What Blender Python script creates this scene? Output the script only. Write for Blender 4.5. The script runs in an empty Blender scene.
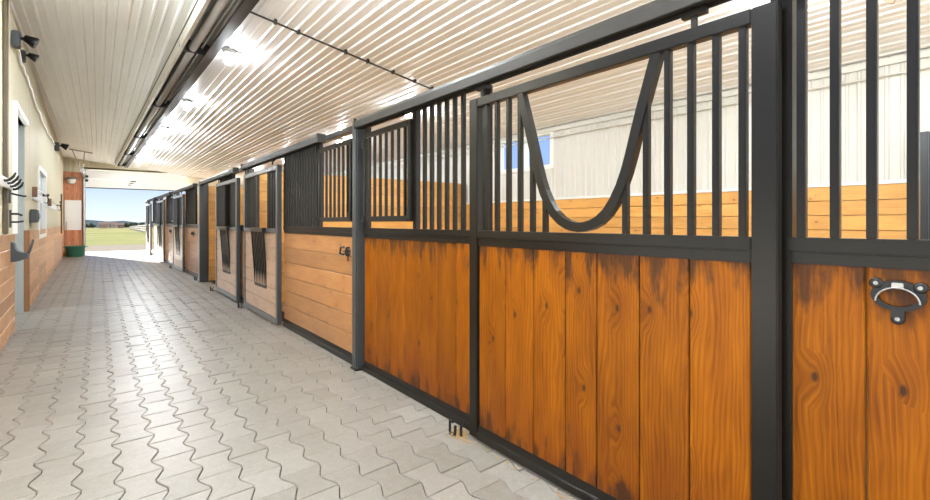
import bpy, bmesh, math, random
from mathutils import Vector, Matrix
random.seed(7)
S = bpy.context.scene
COL = S.collection
PI = math.pi

# ------------------------------------------------------------------ materials
def nt(name):
    m = bpy.data.materials.new(name); m.use_nodes = True
    t = m.node_tree; b = t.nodes['Principled BSDF']
    return m, t, b
def N(t, kind, **kw):
    n = t.nodes.new(kind)
    for k, v in kw.items():
        if k.startswith('in_'):
            key = k[3:]
            n.inputs[int(key) if key.isdigit() else key].default_value = v
        else: setattr(n, k, v)
    return n
def L(t, a, b): t.links.new(a, b)
def math_(t, op, a, b=None, c=None, clamp=False):
    n = t.nodes.new('ShaderNodeMath'); n.operation = op; n.use_clamp = clamp
    for i, v in enumerate((a, b, c)):
        if v is None: continue
        if hasattr(v, 'links') or hasattr(v, 'is_linked'): t.links.new(v, n.inputs[i])
        else: n.inputs[i].default_value = v
    return n.outputs[0]
def mix(t, f, a, b, mode='MIX'):
    n = t.nodes.new('ShaderNodeMix'); n.data_type = 'RGBA'; n.blend_type = mode
    for sock, v in ((n.inputs[0], f), (n.inputs[6], a), (n.inputs[7], b)):
        if hasattr(v, 'is_linked'): t.links.new(v, sock)
        else: sock.default_value = (tuple(v)+(1,)) if isinstance(v, (tuple, list)) and len(v) == 3 else v
    return n.outputs[2]
def ramp(t, fac, stops):
    n = t.nodes.new('ShaderNodeValToRGB'); L(t, fac, n.inputs[0])
    while len(n.color_ramp.elements) < len(stops): n.color_ramp.elements.new(0.5)
    for e, (p, c) in zip(n.color_ramp.elements, stops):
        e.position = p; e.color = c if len(c) == 4 else (*c, 1)
    return n.outputs[0]
def bump(t, b, h, strength=.3, dist=.01):
    n = N(t, 'ShaderNodeBump'); n.inputs['Strength'].default_value = strength; n.inputs['Distance'].default_value = dist
    L(t, h, n.inputs['Height']); L(t, n.outputs[0], b.inputs['Normal'])
def rgb(r, g, b):                                    # sRGB 0..255 -> linear
    f = lambda c: (c/12.92 if c <= .04045 else ((c+.055)/1.055)**2.4)
    return (f(r/255), f(g/255), f(b/255), 1)

def plain(name, col, rough=.5, metal=0, spec=.5, noise=.0, nscale=20):
    m, t, b = nt(name)
    b.inputs['Roughness'].default_value = rough; b.inputs['Metallic'].default_value = metal
    b.inputs['Specular IOR Level'].default_value = spec
    if noise:
        tc = N(t, 'ShaderNodeTexCoord'); n = N(t, 'ShaderNodeTexNoise', in_Scale=nscale, in_Detail=4.0)
        L(t, tc.outputs['Object'], n.inputs['Vector'])
        f = math_(t, 'MULTIPLY_ADD', n.outputs[0], noise*2, 1-noise)
        c = mix(t, 1.0, col, (1, 1, 1, 1), 'MULTIPLY')
        cc = N(t, 'ShaderNodeCombineColor')
        for i in range(3): L(t, f, cc.inputs[i])
        L(t, mix(t, 1.0, col, cc.outputs[0], 'MULTIPLY'), b.inputs['Base Color'])
        L(t, math_(t, 'MULTIPLY_ADD', n.outputs[0], .06, rough-.03), b.inputs['Roughness'])
    else: b.inputs['Base Color'].default_value = col
    return m

def wood(name, cols, dark, stain=1.0, rough=.42, spec=.5, sheen=0, tone=.25, knot=1.0, top=1.25, bottom=.10, red=None):
    """cols: three colours light -> mid -> deep grain; UV in metres (u across the board, v along it)."""
    m, t, b = nt(name)
    uv = N(t, 'ShaderNodeUVMap'); sp = N(t, 'ShaderNodeSeparateXYZ'); L(t, uv.outputs[0], sp.inputs[0])
    u, v = sp.outputs[0], sp.outputs[1]
    def cvec(a, c):
        n = N(t, 'ShaderNodeCombineXYZ'); L(t, a, n.inputs[0]); L(t, c, n.inputs[1]); return n.outputs[0]
    # knots
    kv = cvec(math_(t, 'MULTIPLY', u, 6.5), math_(t, 'MULTIPLY', v, 3.6))
    vo = N(t, 'ShaderNodeTexVoronoi', in_Scale=1.0, in_Randomness=1.0); vo.voronoi_dimensions = '2D'; L(t, kv, vo.inputs['Vector'])
    vd = vo.outputs['Distance']
    vsep = N(t, 'ShaderNodeSeparateColor'); L(t, vo.outputs['Color'], vsep.inputs[0])
    on = math_(t, 'GREATER_THAN', vsep.outputs[0], .74)
    halo = math_(t, 'MULTIPLY', on, ramp(t, vd, [(0, (1, 1, 1)), (.42, (0, 0, 0))]))
    # grain
    n1 = N(t, 'ShaderNodeTexNoise', in_Scale=1.0, in_Detail=3.0); n1.noise_dimensions = '2D'
    L(t, cvec(math_(t, 'MULTIPLY', u, 5.0), math_(t, 'MULTIPLY', v, .9)), n1.inputs['Vector'])
    wu = math_(t, 'ADD', u, math_(t, 'MULTIPLY', n1.outputs[0], .11))
    wu = math_(t, 'ADD', wu, math_(t, 'MULTIPLY', halo, .05))
    ring = math_(t, 'SINE', math_(t, 'MULTIPLY', wu, 330.0))
    ring = math_(t, 'MULTIPLY_ADD', ring, .5, .5)
    n2 = N(t, 'ShaderNodeTexNoise', in_Scale=1.0, in_Detail=5.0); n2.noise_dimensions = '2D'
    L(t, cvec(math_(t, 'MULTIPLY', wu, 190.0), math_(t, 'MULTIPLY', v, 5.0)), n2.inputs['Vector'])
    n3 = N(t, 'ShaderNodeTexNoise', in_Scale=1.0, in_Detail=2.0); n3.noise_dimensions = '2D'
    L(t, cvec(math_(t, 'MULTIPLY', u, 9.0), math_(t, 'MULTIPLY', v, 2.2)), n3.inputs['Vector'])
    g = math_(t, 'ADD', math_(t, 'MULTIPLY', ring, .16), math_(t, 'MULTIPLY', n2.outputs[0], .48))
    g = math_(t, 'ADD', g, math_(t, 'MULTIPLY', n3.outputs[0], .40), clamp=True)
    c = ramp(t, g, [(.22, cols[0]), (.52, cols[1]), (.85, cols[2])])
    # board tone
    at = N(t, 'ShaderNodeAttribute', attribute_name='tone')
    tn = math_(t, 'MULTIPLY_ADD', at.outputs['Fac'], tone*2, 1-tone)
    cc = N(t, 'ShaderNodeCombineColor')
    for i in range(3): L(t, tn, cc.inputs[i])
    c = mix(t, 1.0, c, cc.outputs[0], 'MULTIPLY')
    # knots dark
    kd = math_(t, 'MULTIPLY', on, ramp(t, vd, [(.04, (1, 1, 1)), (.09, (0, 0, 0))]))
    c = mix(t, math_(t, 'MULTIPLY', kd, .85*knot), c, dark)
    c = mix(t, math_(t, 'MULTIPLY', math_(t, 'MULTIPLY', halo, .35*knot), math_(t, 'SUBTRACT', 1, kd)), c, cols[2])
    if stain:
        gm = N(t, 'ShaderNodeNewGeometry'); gs = N(t, 'ShaderNodeSeparateXYZ'); L(t, gm.outputs['Position'], gs.inputs[0])
        z = gs.outputs[2]
        ns = N(t, 'ShaderNodeTexNoise', in_Scale=1.0, in_Detail=5.0, in_Roughness=.6); ns.noise_dimensions = '2D'
        L(t, cvec(math_(t, 'MULTIPLY', u, 11.0), math_(t, 'MULTIPLY', v, 2.6)), ns.inputs['Vector'])
        tb = math_(t, 'SUBTRACT', 1, math_(t, 'DIVIDE', math_(t, 'SUBTRACT', top, z), .34), clamp=True)
        bb = math_(t, 'SUBTRACT', 1, math_(t, 'DIVIDE', math_(t, 'SUBTRACT', z, bottom), .42), clamp=True)
        reach = math_(t, 'ADD', math_(t, 'MULTIPLY', tb, .42), math_(t, 'MULTIPLY', bb, .36))
        s = math_(t, 'MULTIPLY', math_(t, 'SUBTRACT', math_(t, 'ADD', ns.outputs[0], reach), .79), 6.0, clamp=True)
        s = math_(t, 'MULTIPLY', s, .8*stain)
        if red: c = mix(t, math_(t, 'MULTIPLY', math_(t, 'MULTIPLY', bb, n3.outputs[0]), .9, clamp=True), c, red)
        c = mix(t, s, c, dark)
    L(t, c, b.inputs['Base Color'])
    b.inputs['Roughness'].default_value = rough; b.inputs['Specular IOR Level'].default_value = spec
    if sheen: b.inputs['Sheen Weight'].default_value = sheen; b.inputs['Sheen Roughness'].default_value = .3
    bump(t, b, g, .12, .004)
    return m

M = {}
M['wood_amber'] = wood('amber stained pine', [rgb(152, 90, 3)[:3], rgb(126, 68, 1)[:3], rgb(86, 40, 1)[:3]], rgb(42, 27, 18), 1.0, .42, tone=.16, spec=.18, red=rgb(104, 46, 10))
M['wood_pine'] = wood('knotty pine', [rgb(190, 140, 84)[:3], rgb(176, 122, 68)[:3], rgb(146, 92, 48)[:3]], rgb(110, 62, 34), .25, .36, tone=.16, sheen=.15)
M['wood_pale'] = wood('pine paled for sheen', [rgb(214, 180, 146)[:3], rgb(202, 164, 128)[:3], rgb(174, 130, 96)[:3]], rgb(120, 80, 58), .25, .32, tone=.14, sheen=.3)  # paler than the panel pine, grazing sheen on the doors put into the colour
M['wood_left'] = wood('peach pine wainscot', [rgb(226, 182, 136)[:3], rgb(214, 166, 120)[:3], rgb(186, 134, 90)[:3]], rgb(110, 66, 40), .3, .5, tone=.16)
M['wood_lining'] = wood('honey pine lining', [rgb(228, 176, 100)[:3], rgb(216, 160, 84)[:3], rgb(188, 128, 58)[:3]], rgb(120, 70, 30), 0, .5, tone=.12)
M['wood_far'] = wood('reddish plank', [rgb(226, 160, 120)[:3], rgb(214, 140, 98)[:3], rgb(184, 108, 72)[:3]], rgb(90, 50, 30), .3, .55, tone=.18)
M['black'] = plain('charcoal powder coated steel', rgb(22, 19, 14), .3, 0, .3, .05, 30)
_b = M['black'].node_tree.nodes['Principled BSDF']           # added sheen lightens the paint at grazing view
_b.inputs['Sheen Weight'].default_value = .08; _b.inputs['Sheen Roughness'].default_value = .25
M['steel'] = plain('black steel lightened for sheen', rgb(52, 54, 54), .3, 0, .5, .06, 30)  # base lightened from the black steel to paint in grazing reflection
_b = M['steel'].node_tree.nodes['Principled BSDF']
_b.inputs['Sheen Weight'].default_value = .4; _b.inputs['Sheen Roughness'].default_value = .25
M['blackend'] = plain('black iron', rgb(26, 26, 26), .4, .3)
M['pipe'] = plain('dull dark track steel', rgb(36, 33, 28), .5, 0, .3, .2, 15)
M['bright'] = plain('worn bright steel', rgb(170, 170, 165), .35, .8)
M['siding'] = plain('white ribbed steel', rgb(210, 208, 199), .34, 0, .5, .03, 2)
M['ceil'] = plain('white ribbed ceiling steel', rgb(249, 251, 253), .36, 0, .5, .05, 1.3)
M['cream'] = plain('cream ribbed steel', rgb(206, 199, 174), .45, 0, .4, .04, 3)
M['white'] = plain('white painted trim', rgb(240, 240, 236), .4)
M['greydoor'] = plain('pale grey steel', rgb(176, 186, 190), .45, 0, .4, .04, 3)
M['trimwood'] = plain('brown corner board', rgb(122, 82, 50), .6, 0, .3, .15, 8)
M['darkstrip'] = plain('dark brown strip', rgb(92, 80, 62), .6, 0, .3, .15, 8)
M['green'] = plain('green plastic', rgb(62, 122, 98), .45, 0, .4)
M['greyplastic'] = plain('dark grey plastic', rgb(62, 66, 68), .5, 0, .4, .12, 12)
M['tube'] = plain('grey heater tube', rgb(150, 146, 140), .35, .5, .5, .1, 10)
M['reflector'] = plain('dull aluminium reflector', rgb(168, 166, 160), .4, .2, .5, .06, 6)
M['heaterdark'] = plain('dark heater steel', rgb(54, 52, 50), .5, .1, .4, .15, 8)
M['screw'] = plain('screw head', rgb(120, 116, 108), .5, .3)
M['cable'] = plain('white cable', rgb(240, 236, 228), .5)
M['straw'] = plain('straw', rgb(168, 136, 84), .8)
M['dirt'] = plain('stall bedding', rgb(176, 156, 120), .95, 0, .1, .3, 6)
M['sand'] = plain('joint sand', rgb(74, 64, 52), .95, 0, .1, .25, 40)
M['concrete'] = plain('concrete apron', rgb(222, 219, 212), .9, 0, .2, .08, 3)
M['gravel'] = plain('gravel', rgb(96, 91, 85), 1, 0, 0, .25, 6)
M['houseA'] = plain('tan house wall', rgb(112, 90, 78), .8)
M['houseB'] = plain('pale house wall', rgb(130, 116, 108), .8)
M['roof'] = plain('brown roof', rgb(88, 72, 64), .8)
M['leaf'] = plain('dark green leaves', rgb(38, 48, 36), .9, 0, .1, .3, .6)
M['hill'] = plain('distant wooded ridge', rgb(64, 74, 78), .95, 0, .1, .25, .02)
M['fence'] = plain('white fence paint', rgb(116, 111, 104), .7)
M['rag'] = plain('tan cloth scrap', rgb(200, 172, 146), .9)
M['brass'] = plain('brown wood block', rgb(120, 84, 62), .6)

def glow(name, col, strength):
    m, t, b = nt(name)
    b.inputs['Base Color'].default_value = (1, 1, 1, 1)
    b.inputs['Emission Color'].default_value = col; b.inputs['Emission Strength'].default_value = strength
    return m
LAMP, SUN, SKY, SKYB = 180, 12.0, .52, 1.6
M['lamp_fill'] = glow('unseen fill jar glow', (.91, .96, 1, 1), LAMP*2.8)  # only for jars added out of view as fill
M['lamp_far'] = glow('far lit glass jar', (.91, .96, 1, 1), LAMP*2.6)
M['lamp_soft'] = glow('soft lit glass jar', (.91, .96, 1, 1), LAMP*.55)
M['lamp'] = glow('lit glass jar', (.91, .96, 1, 1), LAMP)
M['glass'], _t, _b = nt('window glass')
_b.inputs['Base Color'].default_value = (.9, .95, 1, 1); _b.inputs['Roughness'].default_value = .03
_b.inputs['Transmission Weight'].default_value = 1; _b.inputs['IOR'].default_value = 1.02

def paver_mat():
    m, t, b = nt('concrete paver')
    tc = N(t, 'ShaderNodeTexCoord')
    at = N(t, 'ShaderNodeAttribute', attribute_name='tone')
    n1 = N(t, 'ShaderNodeTexNoise', in_Scale=160.0, in_Detail=3.0); L(t, tc.outputs['Object'], n1.inputs['Vector'])
    n2 = N(t, 'ShaderNodeTexNoise', in_Scale=1.6, in_Detail=5.0); L(t, tc.outputs['Object'], n2.inputs['Vector'])
    n3 = N(t, 'ShaderNodeTexNoise', in_Scale=22.0, in_Detail=5.0); L(t, tc.outputs['Object'], n3.inputs['Vector'])
    f = math_(t, 'ADD', math_(t, 'MULTIPLY', at.outputs['Fac'], .34), math_(t, 'MULTIPLY', n2.outputs[0], .36))
    f = math_(t, 'ADD', f, math_(t, 'MULTIPLY', n3.outputs[0], .30))
    c = ramp(t, f, [(.25, rgb(118, 113, 104)[:3]), (.5, rgb(137, 132, 124)[:3]), (.75, rgb(154, 149, 142)[:3])])
    sp = ramp(t, n1.outputs[0], [(.3, (.80, .79, .77)), (.6, (1.04, 1.04, 1.04))])
    L(t, mix(t, 1.0, c, sp, 'MULTIPLY'), b.inputs['Base Color'])
    b.inputs['Roughness'].default_value = .4
    b.inputs['Specular IOR Level'].default_value = .5
    bump(t, b, n1.outputs[0], .12, .003)
    return m
M['paver'] = paver_mat()

def grass_mat():
    m, t, b = nt('dry lawn')
    tc = N(t, 'ShaderNodeTexCoord')
    n1 = N(t, 'ShaderNodeTexNoise', in_Scale=.06, in_Detail=6.0); L(t, tc.outputs['Object'], n1.inputs['Vector'])
    n2 = N(t, 'ShaderNodeTexNoise', in_Scale=4.0, in_Detail=4.0); L(t, tc.outputs['Object'], n2.inputs['Vector'])
    f = math_(t, 'ADD', math_(t, 'MULTIPLY', n1.outputs[0], .75), math_(t, 'MULTIPLY', n2.outputs[0], .25))
    c = ramp(t, f, [(.36, rgb(76, 82, 54)[:3]), (.5, rgb(92, 94, 66)[:3]), (.64, rgb(112, 104, 80)[:3])])
    L(t, c, b.inputs['Base Color']); b.inputs['Roughness'].default_value = 1; b.inputs['Specular IOR Level'].default_value = 0
    return m
M['grass'] = grass_mat()

# ------------------------------------------------------------------ mesh helpers
class MB:
    def __init__(self): self.bm = bmesh.new(); self.uv = None; self.tone = None
    def box(self, x0, x1, y0, y1, z0, z1, mat=None):
        vs = [self.bm.verts.new(p) for p in ((x0, y0, z0), (x1, y0, z0), (x1, y1, z0), (x0, y1, z0), (x0, y0, z1), (x1, y0, z1), (x1, y1, z1), (x0, y1, z1))]
        if mat is not None:
            for v in vs: v.co = mat @ v.co
        for f in ((0, 3, 2, 1), (4, 5, 6, 7), (0, 1, 5, 4), (1, 2, 6, 5), (2, 3, 7, 6), (3, 0, 4, 7)):
            self.bm.faces.new([vs[i] for i in f])
        return self
    def tube(self, pts, r, seg=10, square=False, closed=False, up=Vector((0, 0, 1)), r2=None):
        pts = [Vector(p) for p in pts]; n = len(pts); rings = []
        prev = None
        for i, p in enumerate(pts):
            a = pts[i-1] if (i > 0 or closed) else p
            c = pts[(i+1) % n] if (i < n-1 or closed) else p
            d = (c-a).normalized()
            if prev is None:
                ref = up if abs(d.dot(up)) < .95 else Vector((1, 0, 0))
                s = d.cross(ref).normalized()
            else:
                s = (prev - d*prev.dot(d)).normalized()
            prev = s; q = d.cross(s).normalized()
            ring = []
            if square:
                k = 1.0
                if 0 < i < n-1:
                    ang = (p-a).normalized().dot((c-p).normalized()); k = 1/max(.5, math.sqrt((1+ang)/2))
                rr2 = r2 or r
                for sa, sb in ((-1, -1), (1, -1), (1, 1), (-1, 1)): ring.append(self.bm.verts.new(p + s*sa*r*1 + q*sb*rr2))
            else:
                rad = r[i] if isinstance(r, (list, tuple)) else r
                for j in range(seg):
                    t = 2*PI*j/seg; ring.append(self.bm.verts.new(p + (s*math.cos(t)+q*math.sin(t))*rad))
            rings.append(ring)
        m = len(rings[0])
        for i in range(n if closed else n-1):
            A, B = rings[i], rings[(i+1) % n]
            for j in range(m): self.bm.faces.new((A[j], A[(j+1) % m], B[(j+1) % m], B[j]))
        if not closed:
            self.bm.faces.new(rings[0][::-1]); self.bm.faces.new(rings[-1])
        return self
    def lathe(self, prof, seg=24, mat=None):
        rings = []
        for r, z in prof:
            rings.append([self.bm.verts.new((r*math.cos(2*PI*j/seg), r*math.sin(2*PI*j/seg), z)) for j in range(seg)] if r > 1e-5 else [self.bm.verts.new((0, 0, z))])
        for A, B in zip(rings, rings[1:]):
            for j in range(seg):
                k = (j+1) % seg
                if len(A) == 1 and len(B) == 1: continue
                if len(A) == 1: self.bm.faces.new((A[0], B[k], B[j]))
                elif len(B) == 1: self.bm.faces.new((A[j], A[k], B[0]))
                else: self.bm.faces.new((A[j], A[k], B[k], B[j]))
        if mat is not None:
            for ring in rings:
                for v in ring: v.co = mat @ v.co
        return self
    def prism(self, pts, a0, a1, axis='x'):
        """closed outline pts in the plane across axis, extruded from a0 to a1"""
        def P(a, p): return {'x': (a, p[0], p[1]), 'y': (p[0], a, p[1]), 'z': (p[0], p[1], a)}[axis]
        A = [self.bm.verts.new(P(a0, p)) for p in pts]; B = [self.bm.verts.new(P(a1, p)) for p in pts]
        n = len(pts)
        self.bm.faces.new(A[::-1]); self.bm.faces.new(B)
        for i in range(n): self.bm.faces.new((A[i], A[(i+1) % n], B[(i+1) % n], B[i]))
        return self
    def strip(self, A, B):
        """open surface between two polylines"""
        a = [self.bm.verts.new(p) for p in A]; b = [self.bm.verts.new(p) for p in B]
        for i in range(len(A)-1): self.bm.faces.new((a[i], a[i+1], b[i+1], b[i]))
        return self
    def board(self, o, eu, ev, en, w, l, th=.03, ch=.006, mat=None):
        """a board: o = corner, eu across, ev along, en outward (front); chamfered front edges; UV + tone"""
        bm = self.bm
        if self.uv is None:
            self.uv = bm.loops.layers.uv.new('UVMap'); self.tone = bm.faces.layers.float.new('tone')
        o, eu, ev, en = map(Vector, (o, eu, ev, en))
        g = .0030
        def V(a, c, h): return bm.verts.new(o + eu*a + ev*c + en*h)
        back = [V(g, 0, -th), V(w-g, 0, -th), V(w-g, l, -th), V(g, l, -th)]
        mid = [V(g, 0, -ch), V(w-g, 0, -ch), V(w-g, l, -ch), V(g, l, -ch)]
        fr = [V(g+ch, 0, 0), V(w-g-ch, 0, 0), V(w-g-ch, l, 0), V(g+ch, l, 0)]
        tone = random.random(); ou, ov = random.uniform(0, 40), random.uniform(0, 40)
        fs = [bm.faces.new(fr), bm.faces.new(back[::-1])]
        for A, B in ((back, mid), (mid, fr)):
            for i in range(4):
                j = (i+1) % 4
                fs.append(bm.faces.new((A[i], A[j], B[j], B[i])))
        for f in fs:
            f[self.tone] = tone
            for lo in f.loops:
                p = lo.vert.co - o
                lo[self.uv].uv = (p.dot(eu)+ou, p.dot(ev)+ov)
        return self
    def build(self, name, mat, parent=None, loc=(0, 0, 0), rotz=0, bevel=0, smooth=False):
        bm = self.bm
        bmesh.ops.recalc_face_normals(bm, faces=bm.faces[:]) if not getattr(self, 'keep', False) else None
        if bevel: bmesh.ops.bevel(bm, geom=bm.edges[:], offset=bevel, segments=2, affect='EDGES', clamp_overlap=True)
        me = bpy.data.meshes.new(name); bm.to_mesh(me); bm.free()
        if smooth:
            for p in me.polygons: p.use_smooth = True
        me.materials.append(M[mat] if isinstance(mat, str) else mat)
        o = bpy.data.objects.new(name, me); COL.objects.link(o)
        o.location = loc; o.rotation_euler = (0, 0, rotz)
        if parent: o.parent = parent
        return o
def tag(o, label, cat, group=None, kind=None):
    o['label'] = label; o['category'] = cat
    if group: o['group'] = group
    if kind: o['kind'] = kind
    return o
def empty(name, loc, label, cat, group=None, rotz=0):
    o = bpy.data.objects.new(name, None); COL.objects.link(o); o.empty_display_size = .2
    o.location = loc; o.rotation_euler = (0, 0, rotz)
    return tag(o, label, cat, group)
def struct(o, label=None):
    o['kind'] = 'structure'
    if label: o['label'] = label
    return o
def copy_tree(o, parent=None):
    c = o.copy(); COL.objects.link(c)
    if parent: c.parent = parent
    for ch in list(o.children): copy_tree(ch, c)
    return c
def rep(o, locs, parent):
    for l in locs:
        c = o.copy(); COL.objects.link(c); c.parent = parent; c.location = l

# ------------------------------------------------------------------ camera
F = 470.0
cam = bpy.data.objects.new('camera', bpy.data.cameras.new('camera')); COL.objects.link(cam)
cam.data.sensor_fit = 'HORIZONTAL'; cam.data.sensor_width = 36; cam.data.lens = 36*F/930
cam.data.shift_y = -28/930; cam.data.clip_end = 3000; cam.data.clip_start = .05
cam.location = (0, 0, 1.4)
cam.rotation_euler = (PI/2, 0, -math.atan((465-98)/F))
S.camera = cam

YF = 25.6                      # far wall
def CZ(x): return 3.97 - .126*x
def XF(y): return 1.97 - (.016*(y-12) if y > 12 else 0)
XL0, LK = -.714, .0158         # left wall line
def XLW(y): return XL0 - LK*y

# ------------------------------------------------------------------ floor
def make_floor():
    W, P, A, gap, ch, sk = .18, .267, .0205, .0026, .004, .045
    bm = bmesh.new(); tl = bm.faces.layers.float.new('tone')
    def outline(ins):
        w = W/2-ins; p = P/2-ins
        R = [(w+A, -p), (w+A, -p+.016), (w-A, -.02), (w-A, .02), (w+A, p-.016), (w+A, p)]
        return R + [(-x, -y) for x, y in R]
    oa, ob = outline(gap), outline(gap+ch)
    rnd = random.Random(3)
    for k in range(-14, 12):
        cx = k*W
        n0 = 0
        for n in range(-8, 97):
            cy = .08 + P*(n + (.5 if k % 2 else 0)) + sk*cx + P/2
            if cy > YF-.1: continue
            if cx < XLW(cy)-.15 and not (8.2 < cy < 10.2) and cy > 3.6: continue
            dz = rnd.gauss(0, .0012); tx = rnd.gauss(0, .007); ty = rnd.gauss(0, .007)
            if rnd.random() < .06: ty += rnd.choice((-1, 1))*.02; dz += .001
            tone = min(1, max(0, rnd.gauss(.5, .13)))
            def V(p, z): return bm.verts.new((cx+p[0], cy+p[1]+sk*p[0], z+dz+tx*p[0]+ty*p[1]))
            a = [V(p, -.03) for p in oa]; b = [V(p, -ch*.7) for p in oa]; c = [V(p, 0) for p in ob]
            m = len(a); fs = [bm.faces.new(c)]
            for X, Y in ((a, b), (b, c)):
                for i in range(m): fs.append(bm.faces.new((X[i], X[(i+1) % m], Y[(i+1) % m], Y[i])))
            for f in fs: f[tl] = tone
    me = bpy.data.meshes.new('floor'); bm.to_mesh(me); bm.free()
    me.materials.append(M['paver'])
    o = bpy.data.objects.new('floor', me); COL.objects.link(o)
    return struct(o, 'grey interlocking concrete pavers of the stable aisle')
make_floor()
struct(MB().box(-2.6, 2.3, -3.2, YF+.2, -.14, -.012).build('floor_bed', 'sand'))
struct(MB().box(2.3, 6.75, -3.2, YF+.2, -.14, -.005).build('floor_stalls', 'dirt'))

# ------------------------------------------------------------------ ribbed steel
def rib_profile(a0, a1, pitch=.2286, h=.015):
    pts = []
    n = int(math.ceil((a1-a0)/pitch))
    base = [(0, 0), (.013, h), (.033, h), (.046, 0), (.112, 0), (.121, .7*h), (.139, .7*h), (.148, 0)]
    for i in range(n+1):
        for p, q in base:
            x = a0 + i*pitch + p
            if x < a1: pts.append((x, q))
    pts.append((a1, 0))
    return pts
pc = rib_profile(-2.7, 6.72)
A = [(x, -3.2, CZ(x)-h) for x, h in pc]; B = [(x, YF+.1, CZ(x)-h) for x, h in pc]
mb = MB(); mb.keep = True; mb.strip(A, B)
rs = random.Random(11)
for j in range(48):                                    # screw heads along the purlin lines
    y = -2.6 + j*.6
    for i in range(41):
        x = -2.7 + i*.2286 + .14
        if rs.random() < .45 or x > 6.6: continue
        z = CZ(x)
        v = [mb.bm.verts.new((x+.0065*math.cos(t*PI/3), y+.0065*math.sin(t*PI/3), z-.004)) for t in range(6)]
        f = mb.bm.faces.new(v); f.material_index = 1
o = mb.build('ceiling', 'ceil'); o.data.materials.append(M['screw']); struct(o, 'white ribbed steel ceiling sloping down to the right')
struct(MB().box(-2.7, 6.72, -3.2, YF+.1, 0, .05, Matrix(((1, 0, 0, 0), (0, 1, 0, 0), (-.126, 0, 1, 4.0), (0, 0, 0, 1)))).build('roof', 'siding'))

# outer wall (right, behind the stalls) with a high window
XO, LIN = 6.55, 1.80
WY0, WY1, WZ0, WZ1 = 5.80, 7.22, 2.43, 3.05
mb = MB(); mb.keep = True
def vsid(a0, a1, z0, z1f):
    p = rib_profile(a0, a1)
    mb.strip([(XO-h, y, z0) for y, h in p], [(XO-h, y, z1f) for y, h in p])
ZC = CZ(XO)
vsid(-3.2, WY0, LIN, ZC+.05); vsid(WY0, WY1, LIN, WZ0); vsid(WY0, WY1, WZ1, ZC+.05); vsid(WY1, YF+.1, LIN, ZC+.05)
struct(mb.build('wall_right', 'siding'), 'white ribbed steel outer wall behind the stalls')
mb = MB()
mb.box(XO+.01, XO+.12, -3.2, WY0, 0, ZC+.1).box(XO+.01, XO+.12, WY1, YF+.1, 0, ZC+.1).box(XO+.01, XO+.12, WY0, WY1, 0, WZ0).box(XO+.01, XO+.12, WY0, WY1, WZ1, ZC+.1)
struct(mb.build('wall_right_backing', 'siding'))
mb = MB()
nb = 11
for i in range(nb):
    w = LIN/nb
    y = -3.2
    while y < YF:
        l = 3.66 if y > -3.1 else (1.2 + .7*(i % 4))
        l = min(l, YF-y); mb.board((XO-.04, y, i*w), (0, 0, 1), (0, 1, 0), (-1, 0, 0), w, l, .035, .004); y += l
struct(mb.build('wall_right_lining', 'wood_lining'), 'honey coloured pine lining boards on the outer wall')
struct(MB().box(XO-.055, XO, -3.2, YF, LIN, LIN+.035).build('trim_1', 'white', bevel=.004), 'white ledge strip capping the pine lining')
struct(MB().box(XO-.05, XO-.005, -3.2, YF, ZC-.10, ZC-.03).build('trim_2', 'siding', bevel=.004), 'white strip where outer wall meets ceiling')
# window in it
w = MB()
for a in ((WY0-.05, WY0+.03, WZ0-.05, WZ1+.05), (WY1-.03, WY1+.05, WZ0-.05, WZ1+.05), (WY0+.03, WY1-.03, WZ0-.05, WZ0+.03), (WY0+.03, WY1-.03, WZ1-.03, WZ1+.05), (6.48, 6.53, WZ0+.03, WZ1-.03)):
    w.box(XO-.03, XO+.10, a[0], a[1], a[2], a[3])
wf = struct(w.build('window_1', 'white', bevel=.004), 'white framed horizontal window high on the outer wall')
MB().box(XO+.04, XO+.05, WY0+.03, WY1-.03, WZ0+.03, WZ1-.03).build('window_glass', 'glass', wf)
# electric conduit along the outer wall top
c = MB().tube([(XO-.05, y, ZC-.21+.004*math.sin(y*3)) for y in [i*.5-3 for i in range(57)]], .011, 8)
for i in range(18): c.box(XO-.07, XO-.022, -2+i*1.5, -1.975+i*1.5, ZC-.23, ZC-.19)
tag(c.build('conduit', 'siding', smooth=False), 'thin white conduit running along the top of the outer wall behind bars', 'conduit')

# stall partitions (wood, both faces)
def partition(y, x0, label):
    b = MB(); n = 13; h = 2.27/n
    for i in range(n):
        b.board((x0, y-.03, i*h), (0, 0, 1), (1, 0, 0), (0, -1, 0), h, XO-.1-x0, .03, .004)
        b.board((x0, y+.03, i*h), (0, 0, 1), (1, 0, 0), (0, 1, 0), h, XO-.1-x0, .03, .004)
    return struct(b.build('wall_partition', 'wood_lining'), label)
for y, lab in ((8.43, 'pine partition wall closing off the double stall'), (12.62, 'second pine stall partition'), (16.8, 'third pine stall partition'), (20.95, 'fourth pine stall partition')):
    partition(y, XF(y)+.12, lab)

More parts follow.
